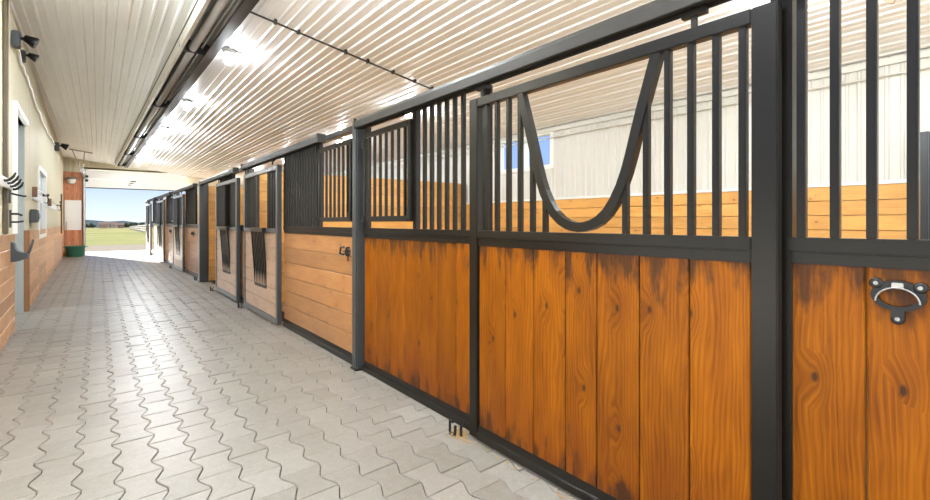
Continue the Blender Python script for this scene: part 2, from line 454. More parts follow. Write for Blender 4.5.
# ------------------------------------------------------------------ left wall (slightly out of parallel with the stalls)
LW = dict(loc=(XL0, 0, 0), rotz=LK)
PZ = 2.90; P0, P1 = 8.40, 10.0          # passage opening
W0, W1, WB, WT = 12.4, 14.4, 1.10, 2.46
ZT = 4.17
mb = MB(); mb.keep = True
def lsid(a0, a1, z0, z1):
    p = rib_profile(a0, a1)
    mb.strip([(-.03+h, y, z0) for y, h in p], [(-.03+h, y, z1) for y, h in p])
    y = a0+.08
    while y < a1:
        for zz in (4.02, 3.42):
            if z0 < zz < z1:
                f = mb.bm.faces.new([mb.bm.verts.new((-.026, y+.013*math.cos(q*PI/3), zz+.013*math.sin(q*PI/3))) for q in range(6)]); f.material_index = 1
        y += .2286
LB = 3.4
lsid(LB, P0, 1.25, ZT); lsid(P0, P1, PZ, ZT); lsid(P1, W0, 1.25, ZT); lsid(W0, W1, WT, ZT); lsid(W1, YF+.1, 1.25, ZT)
o = mb.build('wall_left', 'cream', **LW); o.data.materials.append(M['screw']); struct(o, 'cream ribbed steel upper wall left of the aisle')
mb = MB()
mb.box(-.16, -.035, LB, P0, 0, ZT).box(-.16, -.035, P0, P1, PZ, ZT).box(-.16, -.035, P1, W0, 0, ZT).box(-.16, -.035, W0, W1, WT, ZT).box(-.16, -.035, W0, W1, 0, WB).box(-.16, -.035, W1, YF+.1, 0, ZT)
struct(mb.build('wall_left_backing', 'cream', **LW))
mb = MB()
n = 7; h = 1.25/n
for i in range(n):
    top = (i+1)*h
    mb.board((0, LB, i*h), (0, 0, 1), (0, 1, 0), (1, 0, 0), h, P0-LB, .03, .005)
    y = P1
    for l in (2.4-.02*i, 2.0, 3.6, 3.6, YF-P1-11.6+.02*i):
        hh = h
        if y >= 12.3 and y < 12.5 and top > WB+.05: y += l; continue
        mb.board((0, y, i*h), (0, 0, 1), (0, 1, 0), (1, 0, 0), hh, l, .03, .005); y += l
struct(mb.build('wall_left_wainscot', 'wood_left', **LW), 'pale pine wainscot boards along the left wall')
mb = MB().box(-.04, .02, P1-.005, P1+.11, 0, 1.27)
struct(mb.build('trim_3', 'trimwood', bevel=.004, **LW), 'brown corner board at the passage opening')
mb = MB().box(-.06, .025, P0-.07, P0+.01, 1.25, PZ+.07).box(-.06, .02, P0+.01, P1+.02, PZ, PZ+.07)
struct(mb.build('trim_4', 'white', bevel=.004, **LW), 'white edge trim round the passage opening')
# passage
mb = MB().box(-1.6, -.03, P1, P1+.1, 0, PZ+.1).box(-1.6, -.16, P0-.1, P0, 0, PZ+.1).box(-1.6, -.03, P0, P1, PZ+.0, PZ+.1)
struct(mb.build('wall_passage', 'greydoor', bevel=.003, **LW), 'pale grey lined side passage')
# window
w = MB()
for y0, y1, z0, z1 in ((W0-.03, W0+.05, WB, WT+.06), (W1-.05, W1+.05, WB, WT+.06), (W0+.05, W1-.05, WT-.03, WT+.06), (W0, W1, WB-.03, WB+.05)):
    w.box(-.16, .012, y0, y1, z0, z1)
wf = struct(w.build('window_2', 'white', bevel=.004, **LW), 'tall white framed window with pale grey blind in the left wall')
MB().box(-.10, -.07, W0+.05, W1-.05, WB+.05, WT-.03).build('window_blind', 'greydoor', wf)
# brown vertical strip on the near segment
tag(MB().box(-.008, .03, 7.30, 7.42, 1.26, 4.1).build('downspout', 'darkstrip', bevel=.01, **LW), 'dark brown vertical strip running up the cream wall at far left', 'downspout')

# ------------------------------------------------------------------ far wall and overhead door
DX0, DX1, DZ = -.42, 3.3, 3.62
mb = MB()
mb.box(-2.0, DX0, YF, YF+.15, 0, 4.3).box(DX1, 6.72, YF, YF+.15, 0, 4.0).box(DX0, DX1, YF, YF+.15, DZ, 4.15)
struct(mb.build('wall_far_backing', 'cream'))
mb = MB(); mb.keep = True
p = rib_profile(-1.3, DX1)
q = [(x, h) for x, h in p if x <= DX0] + [(DX0, 0)]
mb.strip([(x, YF-.01-h, 3.50) for x, h in q], [(x, YF-.01-h, 4.2) for x, h in q])
q = [(DX0, 0)] + [(x, h) for x, h in p if x > DX0]
mb.strip([(x, YF-.01-h, DZ) for x, h in q], [(x, YF-.01-h, 4.1) for x, h in q])
struct(mb.build('wall_far', 'cream'), 'cream ribbed steel above the wood at the far end')
mb = MB()
x = -1.2
while x < DX0-.02:
    l = min(.14, DX0-x); mb.board((x, YF-.02, 0), (1, 0, 0), (0, 0, 1), (0, -1, 0), l, 3.5, .03, .005); x += l
struct(mb.build('wall_far_lining', 'wood_far'), 'reddish upright boards left of the overhead door')
tag(MB().box(-1.09, -.55, YF-.075, YF-.022, 1.06, 2.31).build('wall_board', 'white', bevel=.006), 'large pale board fixed to the reddish boards beside the overhead door', 'board')
struct(MB().box(DX0-.09, DX0, YF-.08, YF+.15, 0, 3.6).build('trim_5', 'trimwood', bevel=.005), 'brown jamb of the overhead door')
# overhead door: raised panels, shaft, tracks
gd = empty('overhead_door', (DX0, YF-.12, 2.87), 'white sectional overhead door raised above the sunny far opening', 'garage door')
for i in range(2):
    b = MB(); z0 = i*.36
    b.box(0, DX1-DX0, -.02, .03, z0, z0+.35)
    for j in range(6): b.box(.12+j*.6, .58+j*.6, -.028, -.018, z0+.06, z0+.29)
    b.build('door_panel', 'white', gd, bevel=.004)
MB().box(0, DX1-DX0, -.03, .035, -.035, .0).build('bottom_seal', 'pipe', gd)
MB().tube([(-.05, -.08, .80), (4.0, -.08, .80)], .03, 10).build('torsion_shaft', 'pipe', gd)
MB().box(-.06, -.01, -.06, .0, -2.87, .75).build('vertical_track', 'bright', gd, bevel=.005)
MB().tube([(-.035, -.03, .4), (-.04, -.2, .42), (-.05, -.6, .43), (-.05, -3.4, .43)], .03, 6, square=True).build('horizontal_track', 'bright', gd)
d = MB()
for zz in (.45, .28): d.lathe([(0, 0), (.06, 0), (.06, .06), (0, .06)], 16, Matrix.Translation((.04, -.05, zz)) @ Matrix.Rotation(PI/2, 4, 'X'))
d.build('hinge_roller', 'pipe', gd)
h = MB().box(1.55, 1.75, -.045, -.028, .30, .34).box(1.50, 1.66, -.045, -.028, .22, .25).box(1.46, 1.58, -.045, -.028, .14, .17)
h.build('pull_handle', 'pipe', gd)
# hanger bracket of the track
br = empty('track_hanger', (-.46, 22.1, 3.235), 'angle iron bracket hanging from ceiling above the green tub', 'bracket')
MB().tube([(-.36, 0, .79), (.30, 0, .70)], .02, 6, square=True).build('ceiling_bar', 'tube', br)
MB().tube([(-.28, 0, .77), (0, 0, 0)], .014, 6, square=True).build('strut', 'tube', br)
MB().tube([(.07, 0, .73), (0.02, 0, 0)], .014, 6, square=True).build('strut', 'tube', br)
MB().box(-.05, .06, -.03, .03, -.03, .02).build('foot_plate', 'tube', br)
# wall lamp
wl = empty('wall_lamp', (-.86, YF-.03, 3.12), 'round wall lamp on the reddish boards above the pale board', 'lamp')
MB().box(-.12, .12, -.04, 0, -.14, .16).build('back_plate', 'tube', wl, bevel=.01)
MB().lathe([(0, .15), (.19, .13), (.21, .06), (.20, .05)], 20, Matrix.Translation((0, -.2, 0))).build('lamp_hood', 'tube', wl, smooth=True)
MB().lathe([(0, -.14), (.10, -.11), (.14, -.02), (.14, .06), (0, .08)], 20, Matrix.Translation((0, -.2, 0))).build('lamp_globe', 'white', wl, smooth=True)
# green tub
tb = empty('tub', (-.72, 24.7, 0), 'round green plastic tub on floor beside the overhead door', 'tub')
MB().lathe([(0, .0), (.24, .0), (.27, .03), (.325, .40), (.345, .41), (.345, .435), (.31, .435), (.30, .40), (.245, .05), (0, .045)], 32).build('tub_shell', 'green', tb, smooth=True)
for sgn in (-1, 1):
    MB().tube([(sgn*.33, -.07, .40), (sgn*.40, -.06, .38), (sgn*.42, 0, .37), (sgn*.40, .06, .38), (sgn*.33, .07, .40)], .012, 8).build('tub_handle', 'green', tb, smooth=True)
bm_ = empty('broom', (-1.03, YF-.2, 0), 'broom leaning against the reddish boards behind the green tub', 'broom')
MB().tube([(0, -.05, .16), (.0, .08, 1.42)], .014, 8).build('broom_handle', 'bright', bm_)
MB().box(-.14, .14, -.09, -.01, .0, .16).build('bristle_head', 'straw', bm_, bevel=.01)

# ------------------------------------------------------------------ things on the left wall
def lp(y, d=0): return (XLW(y)+d, y)
# bridle hooks on a white board
x, y = lp(7.1)
bh = empty('bridle_rack', (x, y, 1.86), 'white board with four black curved bridle hooks at far left edge', 'hook rack', rotz=LK)
MB().box(.034, .05, -.75, .50, -.09, .02).build('mounting_board', 'white', bh, bevel=.004)
for i, (yy, zz) in enumerate(((-.30, .03), (-.02, .02), (.22, -.0), (.47, -.02))):
    MB().tube([(.045, yy, zz-.05), (.06, yy, zz-.06), (.09, yy, zz-.05), (.125, yy, zz-.01), (.14, yy, zz+.03)], [.012, .013, .014, .013, .008], 8).build('hook', 'blackend', bh, smooth=True)
x, y = lp(7.95)
h1 = empty('saddle_hook', (x, y, 1.72), 'single black hook below the curved bridle hooks on white wall', 'hook', rotz=LK)
MB().box(-.03, .0, -.03, .03, -.09, .10).build('back_plate', 'greyplastic', h1, bevel=.004)
MB().tube([(0, 0, .03), (.05, 0, .015), (.11, 0, .0), (.14, 0, .0)], .011, 8).build('arm', 'blackend', h1, smooth=True)
x, y = lp(8.0)
h2 = empty('halter_hook', (x, y, 1.45), 'small dark halter bracket just above the black saddle rack', 'hook', rotz=LK)
MB().box(-.03, .0, -.02, .02, -.12, .10).build('back_plate', 'greyplastic', h2, bevel=.003)
MB().tube([(0, 0, .05), (.06, 0, .05), (.1, 0, .03)], .013, 8).build('arm', 'blackend', h2)
MB().tube([(0, 0, -.05), (.06, 0, -.05), (.11, 0, -.04)], .011, 8).build('arm', 'blackend', h2)
# saddle rack on wainscot
x, y = lp(8.02)
sr = empty('saddle_rack', (x, y, 1.05), 'dark grey curved saddle rack sticking out from the pale wainscot', 'saddle rack', rotz=LK)
body = [(0, .11), (.012, .11), (.025, .09), (.038, .03), (.06, -.01), (.095, -.03), (.15, -.04), (.162, -.055), (.155, -.10), (.06, -.135), (.0, -.14)]
b = MB().prism(body, -.11, .11, 'y'); b.build('rack_body', 'greyplastic', sr, bevel=.008)
MB().tube([(.14, .0, -.06), (.165, .0, -.01), (.20, 0, .13)], [.018, .015, .011], 8).build('upturned_tip', 'greyplastic', sr, smooth=True)
# blanket bars
def blanket_bar(y, z, label, l=1.2):
    x, yy = lp(y)
    r = empty('blanket_bar', (x, yy, z), label, 'blanket bar', 'blanket bars on the left wall', rotz=LK)
    MB().box(-.03, .0, 0, l, -.12, .02).build('mounting_board', 'white', r, bevel=.004)
    MB().box(-.008, .06, -.05, .0, -.09, .09).build('end_block', 'brass', r, bevel=.006)
    MB().tube([(.055, .02, .04), (.06, l*.6, .05), (.06, l, .05)], .012, 8).build('bar', 'white', r)
    MB().box(.0, .11, l-.05, l+.05, .02, .07).build('end_bracket', 'blackend', r, bevel=.005)
    MB().tube([(.08, l, .03), (.10, l, -.06), (.07, l, -.13), (.03, l, -.10)], .010, 8).build('hook', 'blackend', r)
    return r
blanket_bar(11.0, 1.92, 'blanket bar with brown end block nearer the passage opening', 2.3)
blanket_bar(15.3, 1.88, 'blanket bar beyond the tall window near far end', 4.2)
x, y = lp(10.75)
eb = empty('phone_box', (x, y, 1.50), 'small dark wall box left of the tall window', 'wall box', rotz=LK)
MB().box(-.006, .08, -.22, .22, -.11, .11).build('case', 'greyplastic', eb, bevel=.01)
MB().tube([(.085, .05, -.07), (.10, .07, 0), (.085, .1, .05)], .014, 8).build('lever', 'bright', eb)
x, y = lp(21.6)
tl = empty('fork_handle', (x, y, 1.0), 'long brown tool handle hung upright on the left wall near the far corner', 'tool', rotz=LK)
MB().tube([(.05, 0, .0), (.05, 0, 1.38)], .022, 8).build('shaft', 'darkstrip', tl)
MB().box(.0, .07, -.05, .05, 1.05, 1.12).build('wall_clip', 'greyplastic', tl, bevel=.006)
# flood lights and cable
def flood(y, z, label, s=1.0):
    x, yy = lp(y)
    r = empty('floodlight', (x, yy, z), label, 'floodlight', 'floodlights high on the left wall', rotz=LK)
    MB().box(-.008, .07*s, -.10*s, .08*s, -.12*s, .07*s).build('junction_box', 'greyplastic', r, bevel=.01)
    MB().tube([(.05*s, .0, .0), (.13*s, .06*s, .03*s)], .018*s, 8).build('arm', 'blackend', r)
    MB().lathe([(0, 0), (.04*s, 0), (.075*s, .12*s), (.07*s, .13*s), (0, .11*s)], 16, Matrix.Translation((.10*s, .06*s, .04*s)) @ Matrix.Rotation(2.0, 4, 'Y')).build('lamp_head', 'blackend', r, smooth=True)
    return r
flood(8.15, 3.72, 'floodlight with pale box at the top of the left wall nearest the camera')
f2 = flood(9.0, 3.74, 'small dark floodlight just beyond the nearest floodlight on left wall', .8)
flood(18.6, 3.68, 'dark floodlight far along the left wall above the tall window', 1.3)
cp = [(8.375, 3.72), (8.7, 3.69), (8.97, 3.60), (9.2, 3.64), (9.51, 3.60), (9.8, 3.64), (10.13, 3.57), (10.6, 3.60), (11.03, 3.52), (11.66, 3.48), (12.3, 3.53), (13.18, 3.46), (14.0, 3.50), (14.8, 3.48), (16.2, 3.58), (17.93, 3.62)]
tag(MB().tube([(XLW(y)+.01, y, z) for y, z in cp], .018, 6).build('cable', 'cable'), 'wavy white cable strung between floodlights high on left wall', 'cable')

# ------------------------------------------------------------------ ceiling: radiant heater, jar lights, conduit
ht = empty('tube_heater', (1.07, 5.5, 3.66), 'long dark radiant tube heater running down the aisle ceiling', 'heater', rotz=.017)
Y0, Y1 = -4.2, 18.6
def ext(prof, name, mat, th=.006):
    b = MB()
    for (a0, b0), (a1, b1) in zip(prof, prof[1:]):
        d = Vector((a1-a0, b1-b0)).normalized(); nx, nz = -d.y*th, d.x*th
        b.prism([(a0, b0), (a1, b1), (a1+nx, b1+nz), (a0+nx, b0+nz)], Y0, Y1, 'y')
    return b.build(name, mat, ht)
ext([(-.212, .20), (-.185, .015)], 'left_side', 'siding', .006)
MB().prism([(-.205, .0), (-.165, .0), (-.165, .018), (-.205, .018)], Y0, Y1, 'y').build('left_lip', 'siding', ht)
ext([(-.16, .015), (-.205, .17)], 'left_inside', 'heaterdark', .006)
ext([(-.205, .165), (-.12, .185), (.04, .185), (.165, .14)], 'reflector', 'reflector', .006)
ext([(.165, .14), (.205, .0)], 'right_side', 'heaterdark', .008)
MB().prism([(.10, .0), (.222, .0), (.222, .012), (.10, .012)], Y0, Y1, 'y').build('right_lip', 'heaterdark', ht)
MB().tube([(-.04, Y0, .075), (-.04, Y1, .075)], .055, 16).build('heater_tube', 'tube', ht, smooth=True)
MB().tube([(.07, Y0, .10), (.07, Y1, .10)], .016, 8).build('gas_pipe', 'bright', ht, smooth=True)
for i, yy in enumerate((-2.2, 1.7, 5.5, 9.9, 14.0, 18.0)):
    MB().prism([(-.19, .004), (.20, .004), (.165, .14), (.04, .183), (-.12, .183), (-.205, .165)], yy, yy+.012, 'y').build('divider_plate', 'blackend', ht)

def jar(x, y, label, first=[None]):
    z = CZ(x)
    if first[0] is None:
        r = empty('jar_light', (x, y, z), label, 'ceiling light', 'jar lights along the ceiling')
        MB().box(-.16, .16, -.02, .02, -.035, -.015).build('mounting_bar', 'heaterdark', r, bevel=.003)
        MB().lathe([(0, -.03), (.085, -.03), (.085, -.05), (.06, -.085), (0, -.085)], 20).build('base', 'screw', r, smooth=True)
        MB().lathe([(0, -.08), (.052, -.085), (.056, -.10), (.056, -.19), (.045, -.215), (0, -.22)], 20).build('glass_jar', 'lamp', r, smooth=True)
        first[0] = r
        return r
    r = copy_tree(first[0]); r.location = (x, y, z); r['label'] = label
    return r
def strong(r, m='lamp_fill'):
    for ch in r.children:
        if ch.name.startswith('glass_jar'): ch.data = ch.data.copy(); ch.data.materials[0] = M[m]
strong(jar(1.42, 7.1, 'lit jar light on the ceiling nearest the camera, right of the heater'), 'lamp_soft')
strong(jar(1.37, 10.55, 'second lit jar light from the camera, right of the heater'), 'lamp_soft')
strong(jar(1.32, 13.9, 'third lit jar light from the camera, right of the heater'), 'lamp_far')
strong(jar(1.25, 17.3, 'fourth lit jar light from the camera, next to the farthest one'), 'lamp_far')
strong(jar(1.19, 21.4, 'farthest lit jar light, just before the overhead door'), 'lamp_far')
for i, (x, y) in enumerate(((1.45, 3.6), (1.45, .2))):  # unseen jars added as fill, stronger than the visible ones
    strong(jar(x, y, 'added unseen fill jar light on the aisle ceiling above and behind the camera'))
for i, (x, y) in enumerate(((.05, 5.0), (.05, 1.6))):  # unseen jars added to brighten the ceiling left of the heater
    strong(jar(x, y, 'added unseen fill jar light on the ceiling left of the heater, above the camera'))
for i, (x, y) in enumerate(((4.4, 1.3), (4.5, 10.6), (4.5, 14.7), (4.5, 18.9), (4.5, 23.0))):
    r = jar(x, y, 'lit jar light over a stall on the right side of the barn'); r['group'] = 'jar lights over the stalls'
    if i == 0: strong(r, 'lamp_soft')
r = jar(4.25, 7.05, 'lit jar light over the double stall behind the dark door track'); r['group'] = 'jar lights over the stalls'
strong(r, 'lamp_soft')
cz = lambda x: CZ(x)-.035
c = empty('ceiling_conduit', (1.3, 5.65, cz(1.3)), 'thin dark conduit crossing the ceiling from heater towards the stalls', 'conduit')
MB().tube([(0, 0, 0), (2.78, .33, -.126*2.78), (2.90, .36, -.126*2.78-.03), (2.95, .40, -.126*2.78-.12)], .012, 8).build('pipe', 'pipe', c)
for f in (.12, .22, .45, .57, .72, .86, .98):
    MB().box(-.016, .016, -.024, .024, -.016, .036).build('clip', 'pipe', c, loc=(2.78*f, .33*f, -.126*2.78*f))

# ------------------------------------------------------------------ stall fronts
ZMR0, ZMR1, ZFL = 1.296, 1.345, 1.252     # mid rail tube and the flange under it
def vboards(edges, x, z0, z1, name='board_panel', mat='wood_amber', parent=None, th=.035):
    b = MB()
    for a, c in zip(edges, edges[1:]): b.board((x, a, z0), (0, 1, 0), (0, 0, 1), (-1, 0, 0), c-a, z1-z0, th, .005)
    return b.build(name, mat, parent)
def hboards(y0, y1, x, z0, z1, n, mat, parent, th=.035, name='board_panel'):
    b = MB(); h = (z1-z0)/n
    for i in range(n): b.board((x, y0, z0+i*h), (0, 0, 1), (0, 1, 0), (-1, 0, 0), h, y1-y0, th, .005)
    return b.build(name, mat, parent)
BAR = .0137
def bar_at(parent, x, y, z0, z1, r=BAR, mat='black'):
    return MB().box(-r, r, -r, r, z0, z1).build('bar', mat, parent, loc=(x, y, 0), bevel=.002)
def rail(parent, y0, y1, name, x0, x1, z0, z1, mat='black', bev=.004):
    return MB().box(x0, x1, y0, y1, z0, z1).build(name, mat, parent, bevel=bev)
def frame4(y0, y1, x0, x1, z0, z1, w, wt=None):
    wt = wt or w
    return MB().box(x0, x1, y0, y0+w, z0, z1).box(x0, x1, y1-w, y1, z0, z1).box(x0, x1, y0+w, y1-w, z1-wt, z1).box(x0, x1, y0+w, y1-w, z0, z0+wt)
def sills(p, y0, y1):
    rail(p, y0, y1, 'mid_rail', -.005, .05, ZMR0, ZMR1)
    rail(p, y0, y1, 'rail_flange', .005, .045, ZFL, ZMR0-.001)
    b = MB().prism([(-.01, .0), (-.01, .048), (.008, .053), (.012, .095), (.05, .095), (.05, 0)], y0, y1, 'y')
    b.build('bottom_rail', 'black', p, bevel=.002)
def header(p, y0, y1):
    rail(p, y0, y1, 'header_tube', -.01, .045, 2.285, 2.345)

# near panel at the right edge of the picture (upright boards, bars above)
np_ = empty('horse_stall', (1.97, -.75, 0), 'stall panel at the right edge, amber upright boards with iron ring', 'stall')
sills(np_, 0, 1.38); header(np_, 0, 1.38)
vboards([0, .26, .50, .72, .94, 1.155, 1.372], .012, .095, 1.252, parent=np_)
b0 = bar_at(np_, .022, .585+.75, ZMR1, 2.29)
rep(b0, [(.022, .75+y, 0) for y in (.488, .391, .293, .195, .097, 0, -.097, -.195, -.29, -.39, -.49, -.58)], np_)
rail(np_, 1.36, 1.43, 'jamb_post', .0, .06, 0, 2.30)
# panel between the U door and the round post
p1 = empty('horse_stall', (1.97, 2.36, 0), 'stall panel of amber upright boards left of the U-neck door', 'stall')
sills(p1, .06, 1.72); header(p1, 0.06, 1.72)
ee = [.06] + [.06+ (1.66)*k for k in (.135, .275, .42, .565, .71, .855)] + [1.72]
vboards(ee, .012, .095, 1.252, parent=p1)
rail(p1, -.04, .06, 'jamb_post', .055, .075, 0, 2.30)
b0 = bar_at(p1, .022, 2.568-2.36, ZMR1, 2.29)
rep(b0, [(.022, y-2.36, 0) for y in (2.665, 2.762, 2.86, 2.957, 3.055)], p1)
rail(p1, 3.15-2.36, 3.20-2.36, 'gate_stop', .0, .045, ZMR1, 2.29)
rail(p1, 4.0-2.36, 4.08-2.36, 'end_post', .0, .045, ZMR1, 2.29)
def feed_gate(p, y0, y1, x0):
    g = frame4(y0, y1, x0, x0+.03, 1.405, 2.215, .045).build('feed_gate', 'black', p, bevel=.003)
    n = max(3, int(round((y1-y0-.09)/.103))-0)
    st = (y1-y0-.09)/n
    fb = MB().box(-.011, .011, -.011, .011, 1.45, 2.17).build('bar', 'black', g, loc=(x0+.015, y0+.045+st*.5, 0), bevel=.002)
    for i in range(1, n):
        c = fb.copy(); COL.objects.link(c); c.parent = g; c.location = (x0+.015, y0+.045+st*(i+.5), 0)
    for z in (1.43, 2.12): MB().tube([(x0-.0, y1+.012, z-.03), (x0-.0, y1+.012, z+.03)], .014, 8).build('hinge', 'black', g)
    MB().box(x0-.02, x0+.0, y0-.03, y0+.03, 1.43, 1.50).build('gate_latch', 'blackend', g, bevel=.003)
    return g
feed_gate(p1, 3.19-2.36, 4.02-2.36, -.03)

# U-neck door
dX = 1.90
ud = empty('stall_door', (dX, .633, 0), 'sliding stall door of amber upright boards with U-shaped neck opening', 'stall door')
Ld = 1.757
fr = MB().box(0, .05, 0, .085, .02, 2.19).box(0, .05, Ld-.08, Ld, .02, 2.19).box(0, .05, .085, Ld-.08, 2.133, 2.19)
fr.build('door_frame', 'black', ud, bevel=.004)
rail(ud, .085, Ld-.08, 'mid_rail', -.003, .05, ZMR0, ZMR1)
rail(ud, .085, Ld-.08, 'rail_flange', .008, .045, ZFL-.004, ZMR0-.001)
MB().prism([(-.006, .02), (-.006, .058), (.006, .062), (.012, .105), (.05, .105), (.05, .02)], .085, Ld-.08, 'y').build('bottom_rail', 'black', ud, bevel=.002)
vboards([.087, .957-.633, 1.183-.633, 1.412-.633, 1.607-.633, 1.835-.633, 2.064-.633, Ld-.081], .014, .105, ZFL-.004, parent=ud, th=.03)
# neck opening
cy = 1.515-.633
ctl = [(.418, 2.135), (.385, 2.03), (.352, 1.925), (.320, 1.815), (.290, 1.706), (.266, 1.63), (.240, 1.565), (.205, 1.50), (.165, 1.445), (.12, 1.408), (.075, 1.386), (.035, 1.376), (0, 1.373)]
pts = [(.025, cy+a, z) for a, z in ctl] + [(.025, cy-a, z) for a, z in ctl[-2::-1]]
MB().tube(pts, .024, square=True, r2=.02, up=Vector((1, 0, 0))).build('neck_yoke', 'black', ud)
def U_hw(z):
    for (a0, z0), (a1, z1) in zip(ctl, ctl[1:]):
        if z1 <= z <= z0: return a1+(a0-a1)*(z-z1)/(z0-z1)
def U_z(hw):
    for (a0, z0), (a1, z1) in zip(ctl, ctl[1:]):
        if a1 <= hw <= a0: return z1+(z0-z1)*(hw-a1)/(a0-a1)
    return 2.133
full = None
for y in (.753, .85, .95, 1.05, 1.15, 1.255, 1.75, 1.845, 1.943, 2.04, 2.143, 2.235):
    hw = abs(y-1.515)
    zt = U_z(hw)-.015 if hw < .42 else 2.134
    if zt > 2.13:
        if full is None: full = bar_at(ud, .025, y-.633, ZMR1, 2.134)
        else: rep(full, [(.025, y-.633, 0)], ud)
    else: bar_at(ud, .025, y-.633, ZMR1, zt)
def hangers(d, ys):
    for y in ys:
        MB().box(.005, .02, y-.012, y+.012, 2.185, 2.27).box(-.0, .03, y-.05, y+.05, 2.235, 2.262).build('hanger', 'pipe', d, bevel=.002)
hangers(ud, (.30, Ld-.12))

# panels with lying boards
def hpanel(y0, ln, label, rot=0, gate=True, mat='wood_pine', gatew=.86):
    p = empty('horse_stall', (XF(y0), y0, 0), label, 'stall', rotz=rot)
    sills(p, 0, ln); header(p, 0, ln)
    hboards(0, ln, .012, .095, ZFL, 6, mat, p)
    yy = .05+gatew+.07
    rail(p, .0, .05, 'end_post', .0, .045, ZMR1, 2.29); rail(p, yy-.03, yy, 'gate_stop', .0, .045, ZMR1, 2.29)
    if gate: feed_gate(p, .045, .045+gatew, -.03)
    k = int((ln-.04-yy)/.097); b0 = bar_at(p, .022, yy+.075, ZMR1, 2.29)
    rep(b0, [(.022, yy+.075+.097*i, 0) for i in range(1, k)], p)
    rail(p, ln-.05, ln, 'end_post', .0, .045, ZMR1, 2.29)
    return p
hpanel(4.25, 2.25, 'stall panel of lying pine boards with black latch, left of the round post')
hpanel(8.56, 2.14, 'stall panel mostly hidden behind the pair of doors with drop gates', 0, False)
hpanel(12.66, 2.45, 'stall panel of lying boards just beyond the wide dark opening post', .016, False)
hpanel(16.85, 2.30, 'stall panel between the third and fourth drop-gate doors', .016)
hpanel(21.0, 2.36, 'farthest stall panel near the sunny opening', .016)

# doors with a drop-down gate
def ddoor(y0, label, rot, first=[None]):
    loc = (XF(y0)-.09, y0, 0)
    if first[0]:
        r = copy_tree(first[0]); r.location = loc; r.rotation_euler.z = rot; r['label'] = label; return r
    d = empty('stall_door', loc, label, 'stall door', 'stall doors with drop gates', rotz=rot)
    first[0] = d; ln = 1.83
    MB().box(0, .06, 0, .075, .03, 2.165).box(0, .06, ln-.075, ln, .03, 2.165).box(0, .06, .075, ln-.075, 2.105, 2.165).build('door_frame', 'steel', d, bevel=.004)
    rail(d, .075, ln-.075, 'mid_rail', -.004, .05, 1.25, 1.31, 'steel')
    rail(d, .075, ln-.075, 'bottom_rail', -.002, .05, .03, .10, 'steel')
    hboards(.075, ln-.075, .012, .10, 1.25, 6, 'wood_pale', d)
    b0 = bar_at(d, .03, .155, 1.31, 2.106)
    ys = [.155+.075*i for i in range(1, 5)] + [1.10+.075*i for i in range(0, 9)]
    rep(b0, [(.03, y, 0) for y in ys], d)
    rail(d, .485, .515, 'gate_stile', .01, .045, 1.31, 2.106); rail(d, 1.04, 1.07, 'gate_stile', .01, .045, 1.31, 2.106)
    T = Matrix.Translation((-.035, 0, 1.30)) @ Matrix.Rotation(-.07, 4, 'Y')
    g = MB()
    for a in ((.55, .585, -.86, 0), (1.155, 1.19, -.86, 0), (.585, 1.155, -.045, 0), (.585, 1.155, -.86, -.815)):
        g.box(-.014, .014, a[0], a[1], a[2], a[3], T)
    g = g.build('drop_gate', 'black', d, bevel=.003)
    for i in range(6): MB().box(-.010, .010, -.016, .016, -.82, -.04, T @ Matrix.Translation((0, .66+.084*i, 0))).build('bar', 'black', g, bevel=.002)
    rail(d, .50, 1.20, 'gate_ledge', -.06, -.005, 1.288, 1.318)
    hangers(d, (.25, ln-.25))
    return d
ddoor(6.47, 'drop-gate stall door nearest the camera, beside the panel with the latch', 0)
ddoor(8.80, 'second drop-gate stall door, slid aside in front of its panel', 0)
ddoor(14.98, 'third drop-gate stall door, first beyond the open stall', .016)
ddoor(19.1, 'fourth drop-gate stall door towards the far end', .016)
ddoor(23.35, 'last drop-gate stall door next to the sunny opening', .016)

# posts
def post(x0, x1, y, w, h, label, rot=0, group='steel posts between stalls'):
    p = empty('stall_post', (x0, y, 0), label, 'post', group, rotz=rot)
    MB().box(0, x1-x0, -w/2, w/2, 0.004, h).build('upright', 'steel', p, bevel=.012)
    MB().box(-.012, x1-x0+.012, -w/2-.012, w/2+.012, .0, .012).build('base_plate', 'black', p)
    return p
post(1.915, 2.02, 4.165, .10, 2.37, 'round-edged steel post between the amber boards and the pine panel')
post(1.96, 2.07, 8.44, .11, 2.30, 'steel post between the two nearest drop-gate doors')
post(1.86, 2.05, 12.50, .16, 2.30, 'wide dark steel post at the far side of the open stall')
post(XF(16.8)-.01, XF(16.8)+.09, 16.795, .08, 2.30, 'steel post beyond the third drop-gate door', .016)
post(XF(20.97)-.01, XF(20.97)+.09, 20.945, .08, 2.30, 'steel post beyond the fourth drop-gate door', .016)
post(XF(25.3)-.01, XF(25.3)+.09, 25.3, .08, 2.30, 'last steel post beside the sunny far opening', .016)
post(6.40, 6.50, 8.32, .08, 2.27, 'dark post at the back corner of the double stall')
post(6.40, 6.49, .87, .10, 2.29, 'dark post on the outer wall seen behind the rightmost bars')

